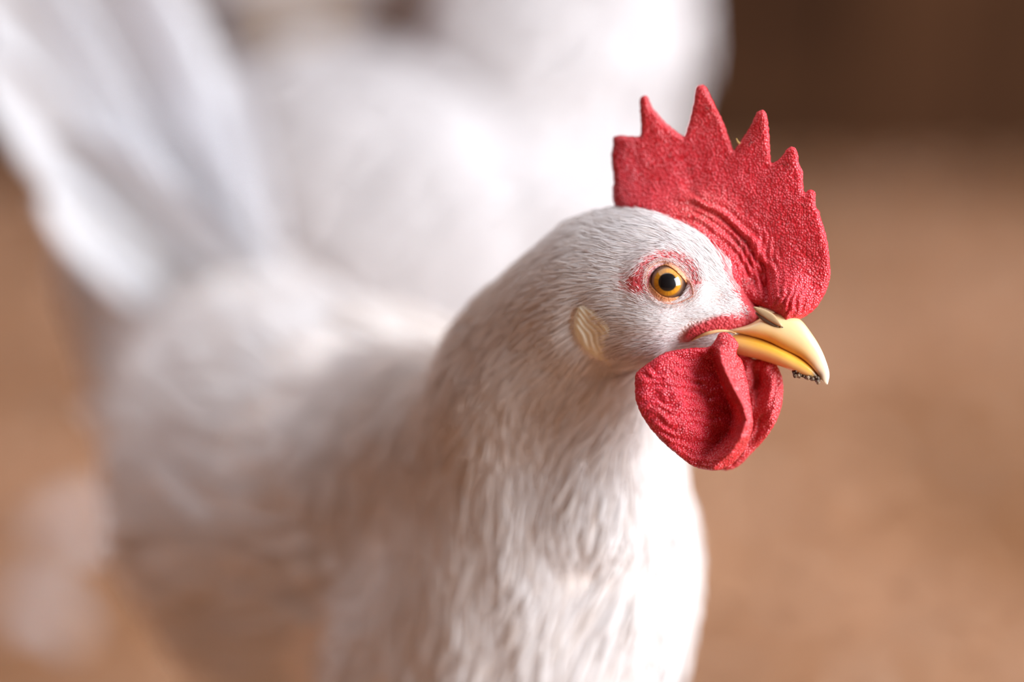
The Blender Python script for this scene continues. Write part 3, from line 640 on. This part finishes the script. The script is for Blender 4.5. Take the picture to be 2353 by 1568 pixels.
# ---- earlobes
def lobe(far):
    sg = 1 if far else -1
    grid_w = {}
    w0 = np.mean([sw(a, b, far) for a, b in lobe_ol[::6]])
    sl = (sw(1345, 790, far)-sw(1385, 730, far))/60.
    def W(u, v): return np.array([sw(a, b, far) for a, b in zip(u, v)]) + sg*2.0
    def T(u, v, d):
        x = np.clip(d/14, 0, 1); q = (u-1330) - .50*(v-720) - 22*np.sin((v-700)/145.*3.14) + 7*warpn(u, v, 34, 7)
        return 8*np.sqrt(1-(1-x)**2) + 1.1*np.sin(q/2.3)*sstep(0, 10, d)
    def Cc(u, v):
        q = (u-1330) - .50*(v-720) - 22*np.sin((v-700)/145.*3.14) + 7*warpn(u, v, 34, 7); k = (.5-.5*np.sin(q/2.3))[:, None]*.3
        c = np.array([.90, .85, .68])*(1-k)+np.array([.62, .50, .27])*k
        e = (.55*gauss(u, v, 1390, 842, 26, 16))[:, None]; c = c*(1-e)+np.array([.85, .55, .25])*e
        return c
    slab('earlobe', lobe_ol, T, W, Cc, M_lobe, hen, BASE, grid=3.0)
lobe(False); lobe(True)

# ---- tail feathers and wings
def blade(name, base3, ctrl3, tip3, wid, parent, B, roll=0.0, cup=.18, colr=(.88, .88, .90), n=26, m=9):
    t = np.linspace(0, 1, n)[:, None]; c = (1-t)**2*np.array(base3)+2*t*(1-t)*np.array(ctrl3)+t**2*np.array(tip3)
    X = P(c[:, 0], c[:, 1], c[:, 2]); T = np.gradient(X, axis=0); T /= np.linalg.norm(T, axis=1)[:, None]
    sd = np.cross(T, FW); sd /= np.linalg.norm(sd, axis=1)[:, None]; up = np.cross(sd, T); s2 = sd*math.cos(roll)+up*math.sin(roll); nn = np.cross(s2, T)
    t = t[:, 0]; wd = wid*S*np.interp(t, [0, .1, .35, .7, .9, .97, 1], [.15, .5, .9, 1, .72, .4, .04])*1.3
    a = np.linspace(-1, 1, m); V = (X[:, None] + s2[:, None]*(a[None, :, None]*wd[:, None, None]/2) - nn[:, None]*((a**2)[None, :, None]*wd[:, None, None]*cup) + nn[:, None]*.0007*(np.abs(a) < .1)[None, :, None])
    F = [(i*m+j, i*m+j+1, (i+1)*m+j+1, (i+1)*m+j) for i in range(n-1) for j in range(m-1)]
    C = np.array(colr)*np.ones((n*m, 1)); me = mesh(name, V.reshape(-1, 3)-B, F, C); o = link(name, me, parent, M_feather)
    so = o.modifiers.new('thickness', 'SOLIDIFY'); so.thickness = .0004
    V2, F2 = tube(X-B, np.linspace(.0011, .0003, n), 6); link('quill', mesh('quill', V2, F2, [.85, .80, .74]), o, M_feather)
    return o
TF = [((600, 660, 2200), (455, 330, 2250), (225, -230, 2300), 230, .5), ((570, 690, 2150), (390, 330, 2150), (140, -210, 2150), 230, .35),
      ((540, 700, 2100), (300, 380, 2050), (20, -160, 2000), 170, .2), ((500, 720, 2100), (280, 440, 2000), (-30, -60, 1900), 230, .1),
      ((470, 740, 2100), (250, 470, 1950), (-40, 110, 1850), 190, .0), ((430, 760, 2100), (220, 570, 1950), (110, 430, 1880), 130, -.2),
      ((650, 640, 2250), (590, 440, 2300), (545, 160, 2330), 110, .5), ((640, 690, 2000), (400, 470, 1950), (150, 300, 1900), 150, .6),
      ((660, 700, 2100), (520, 480, 2100), (330, 220, 2100), 190, .6), ((630, 660, 2450), (450, 330, 2500), (240, -200, 2560), 230, -.4),
      ((600, 680, 2500), (420, 330, 2550), (180, -180, 2620), 240, -.3)]
for b, c_, t_, wd, rl in TF: blade('tail_feather', b, c_, t_, wd, hen, BASE, rl)
# folded wings: a shell of coverts with flight feathers below
def wing(far):
    sg = 1 if far else -1; pts = []
    k = loft([(1010, 1190, 940+sg*260, 90, 40), (900, 1200, 1060+sg*350, 190, 70), (740, 1180, 1300+sg*430, 240, 80), (560, 1120, 1650+sg*400, 190, 70), (430, 1040, 1950+sg*330, 110, 40), (330, 990, 2150+sg*270, 30, 15)], 40, 50)
    me = mesh('wing', k[0]-BASE, k[1], [.88, .85, .83]); bm = bmesh.new(); bm.from_mesh(me); bmesh.ops.recalc_face_normals(bm, faces=bm.faces); bm.to_mesh(me); bm.free()
    wo = link('wing', me, hen, M_feather)
    wm = mesh('t', k[0], k[1]); bm = bmesh.new(); bm.from_mesh(wm); bmesh.ops.recalc_face_normals(bm, faces=bm.faces); bm.to_mesh(wm); bm.free()
    p, nn, ti, bc = sample(wm, np.full(len(wm.vertices), 90000.)); dd = P1(430, 1040, 1950+sg*330)-P1(900, 1200, 1030+sg*400); dd = dd/np.linalg.norm(dd)+rng.normal(0, .12, (len(p), 3))
    V, T, C = strands(p, nn, dd, rng.uniform(.018, .03, len(p)), rng.uniform(.006, .009, len(p)), .08, np.clip(np.tile([.92, .90, .89], (len(p), 1))*rng.uniform(.9, 1.02, (len(p), 1)), 0, 1), prof=((0, .5), (.3, 1), (.6, .95), (.85, .6), (1, 0)), tilt=.2)
    co = link('covert_feathers', trimesh('covert_feathers', V-BASE, T, C), wo, M_feather); co['kind'] = 'stuff'
    for i in range(7):
        f = i/6; blade('flight_feather', (860-30*i, 1180+22*i, 1150+60*i+sg*425), (600, 1200+18*i, 1600+sg*450), (350+14*i, 1010+46*i, 2050+sg*330), 110, wo, BASE, .2, .1)
wing(False); wing(True)
hipc = P1(960, 1350, 1180); legf = P1(1130, 1330, 950)-P1(730, 1150, 1700); legf[2] = 0; legf /= np.linalg.norm(legf); sidev = np.array([-legf[1], legf[0], 0])
for k_ in (-1, 1):
    hp = hipc+sidev*.028*k_; hp[2] = .20; leg(hen, BASE, hp, (hp[0]+legf[0]*.01, hp[1]+legf[1]*.01, .003), legf)

# ------------------------------------------------------------------ blurred chickens behind
def far_chicken(stn_body, stn_neck, label, tail, wq0, faced=(1, 0, 0), head=True, cover=7000, fl=70):
    c = np.mean([s[:3] for s in stn_body], 0); B = P1(*c); B[2] = 0
    e = thing('chicken', label, 'chicken', B)
    shells = [loft(stn_body, 40, 60), loft(stn_neck, 36, 60)]; me = fuse(shells, .003, 6); X = coords(me)
    me2 = me.copy(); me.vertices.foreach_set('co', (X-B).astype(np.float32).ravel()); me.update(); setcol(me, [.88, .85, .84]); link('body', me, e, M_skin)
    A = cover/.2; p, nn, ti, bc = sample(me2, np.full(len(X), A)); k = P1(*(np.array(stn_body[-1][:3])))-P1(*(np.array(stn_body[0][:3]))); k /= np.linalg.norm(k)
    d = k*.8-np.array([0, 0, .45]) + rng.normal(0, .2, (len(p), 3))
    V, T, C = strands(p, nn, d, rng.uniform(.02, .036, len(p)), rng.uniform(.009, .014, len(p)), .18, np.tile([.82, .79, .79], (len(p), 1)), prof=((0, .5), (.3, 1), (.7, .8), (1, 0)))
    h = link('plumage', trimesh('plumage', V-B, T, C), e, M_feather); h['kind'] = 'stuff'
    for b, c_, t_, wd, rl in tail: blade('tail_feather', b, c_, t_, wd, e, B, rl)
    # head above the frame: comb, beak, wattles, eyes
    hc = np.array(stn_neck[-2][:3]); hu, hv, hw = hc; r0 = stn_neck[-2][3]; kf = r0/140.
    ol = closed_catmull([(hu-120*kf, hv-120*kf), (hu-110*kf, hv-300*kf), (hu-60*kf, hv-210*kf), (hu-20*kf, hv-350*kf), (hu+30*kf, hv-220*kf), (hu+80*kf, hv-330*kf), (hu+110*kf, hv-190*kf), (hu+160*kf, hv-230*kf), (hu+210*kf, hv-40*kf), (hu+100*kf, hv-60*kf)], 4)
    cf = lambda u, v: np.tile([.60, .03, .045], (len(u), 1))
    slab('comb', ol, lambda u, v, d: 22*kf*np.sqrt(1-(1-np.clip(d/(26*kf), 0, 1))**2), lambda u, v: np.full(len(u), hw), cf, M_flesh, e, B, grid=9*kf)
    for s_ in (-1, 1):
        slab('wattle', closed_catmull([(hu+60*kf, hv+90*kf), (hu+130*kf, hv+100*kf), (hu+170*kf, hv+210*kf), (hu+110*kf, hv+310*kf), (hu+30*kf, hv+250*kf)], 4), lambda u, v, d: 16*kf*np.sqrt(1-(1-np.clip(d/(22*kf), 0, 1))**2), lambda u, v, s_=s_: np.full(len(u), hw+s_*50*kf), cf, M_flesh, e, B, grid=10*kf)
        V, F = tube(P(np.full(5, hu+40*kf), np.full(5, hv-10*kf), hw+s_*np.linspace(70, 128, 5)*kf), np.array([30, 34, 30, 20, 4])*S*1.5*kf, 14); link('eye', mesh('eye', V-B, F, [.25, .1, .01]), e, M_eye)
    V, F = tube(catmull([P1(hu+110*kf, hv+30*kf, hw), P1(hu+220*kf, hv+40*kf, hw), P1(hu+300*kf, hv+90*kf, hw), P1(hu+330*kf, hv+150*kf, hw)], 16), np.linspace(70, 4, 16)*S*(D+hw*S)/D*kf, 14)
    link('beak', mesh('beak', V-B, F, [.84, .55, .25]), e, M_beak)
    zb = X[:, 2].min()
    for dy in (-.03, .03):
        leg(e, B, (B[0]+.01, B[1]+dy, zb+.03), (B[0]+.015, B[1]+dy, .003), faced)
    return e
W2 = 3600
far_chicken([(1500, 330, W2, 60, 60), (1420, 340, W2, 180, 200), (1230, 430, W2, 310, 320), (960, 500, W2, 375, 370), (700, 490, W2+150, 375, 350), (480, 420, W2+300, 280, 260), (330, 350, W2+400, 120, 120)],
            [(1180, 560, W2, 120, 120), (1220, 470, W2, 320, 310), (1280, 260, W2, 262, 270), (1320, 20, W2, 275, 260), (1355, -250, W2, 220, 200), (1400, -480, W2, 150, 140), (1440, -620, W2, 120, 100), (1470, -650, W2, 40, 40)],
            'blurred white chicken standing close behind the foreground chicken, its head above the frame',
            [((460, 420, W2+300), (300, 250, W2+300), (200, 60, W2+300), 170, .2), ((440, 440, W2+300), (270, 320, W2+300), (120, 150, W2+300), 170, .1), ((420, 470, W2+300), (250, 380, W2+300), (80, 260, W2+300), 160, 0)], W2)
W3 = 13500
far_chicken([(850, -110, W3, 40, 50), (800, -115, W3, 110, 120), (700, -110, W3, 158, 160), (590, -120, W3, 150, 150), (500, -150, W3, 90, 90), (460, -180, W3, 30, 30)],
            [(760, -120, W3, 60, 60), (790, -160, W3, 100, 100), (830, -260, W3, 70, 70), (850, -340, W3, 48, 45), (870, -390, W3, 40, 36), (885, -395, W3, 12, 12)],
            'distant blurred white chicken by the dark back wall, only its belly inside the top edge', [((520, -150, W3), (440, -220, W3), (400, -320, W3), 60, .2), ((520, -140, W3), (430, -190, W3), (370, -270, W3), 60, .1)], W3, cover=3500)

# ------------------------------------------------------------------ loose feathers on the litter
def floor_hit(u, v):
    a = P1(u, v, 0); d = a-CAM; return CAM + d*(-CAM[2]/d[2])
def loose(uv, ln, wd, ang, label):
    c = floor_hit(*uv); c[2] = .012
    e = thing('feather', label, 'feather', c); n, m = 22, 7
    t = np.linspace(0, 1, n); a = np.linspace(-1, 1, m); wdt = wd*np.interp(t, [0, .15, .4, .8, .95, 1], [.3, .8, 1, .85, .45, .05])
    V = np.array([((x-.5)*ln, aa*w_/2, .012*math.sin(x*3.1)+.010*(1-aa*aa)) for x, w_ in zip(t, wdt) for aa in a]); ca, sa = math.cos(ang), math.sin(ang)
    V = V@np.array([[ca, sa, 0], [-sa, ca, 0], [0, 0, 1]])
    F = [(i*m+j, i*m+j+1, (i+1)*m+j+1, (i+1)*m+j) for i in range(n-1) for j in range(m-1)]
    link('vane', mesh('vane', V, F, [.88, .86, .88]), e, M_feather)
    X = np.array([((x-.56)*ln*1.15, 0, .012*math.sin(x*3.1)+.0105) for x in t])@np.array([[ca, sa, 0], [-sa, ca, 0], [0, 0, 1]])
    V2, F2 = tube(X, np.linspace(.0013, .0004, n), 6); link('quill', mesh('quill', V2, F2, [.85, .8, .74]), e, M_feather)
loose((185, 1300), .045, .030, .5, 'small white feather lying on the litter left of the foreground chicken, the upper brighter one')
loose((90, 1500), .045, .024, -.3, 'grey-white feather lying on the litter in the bottom left corner, below a brighter one')
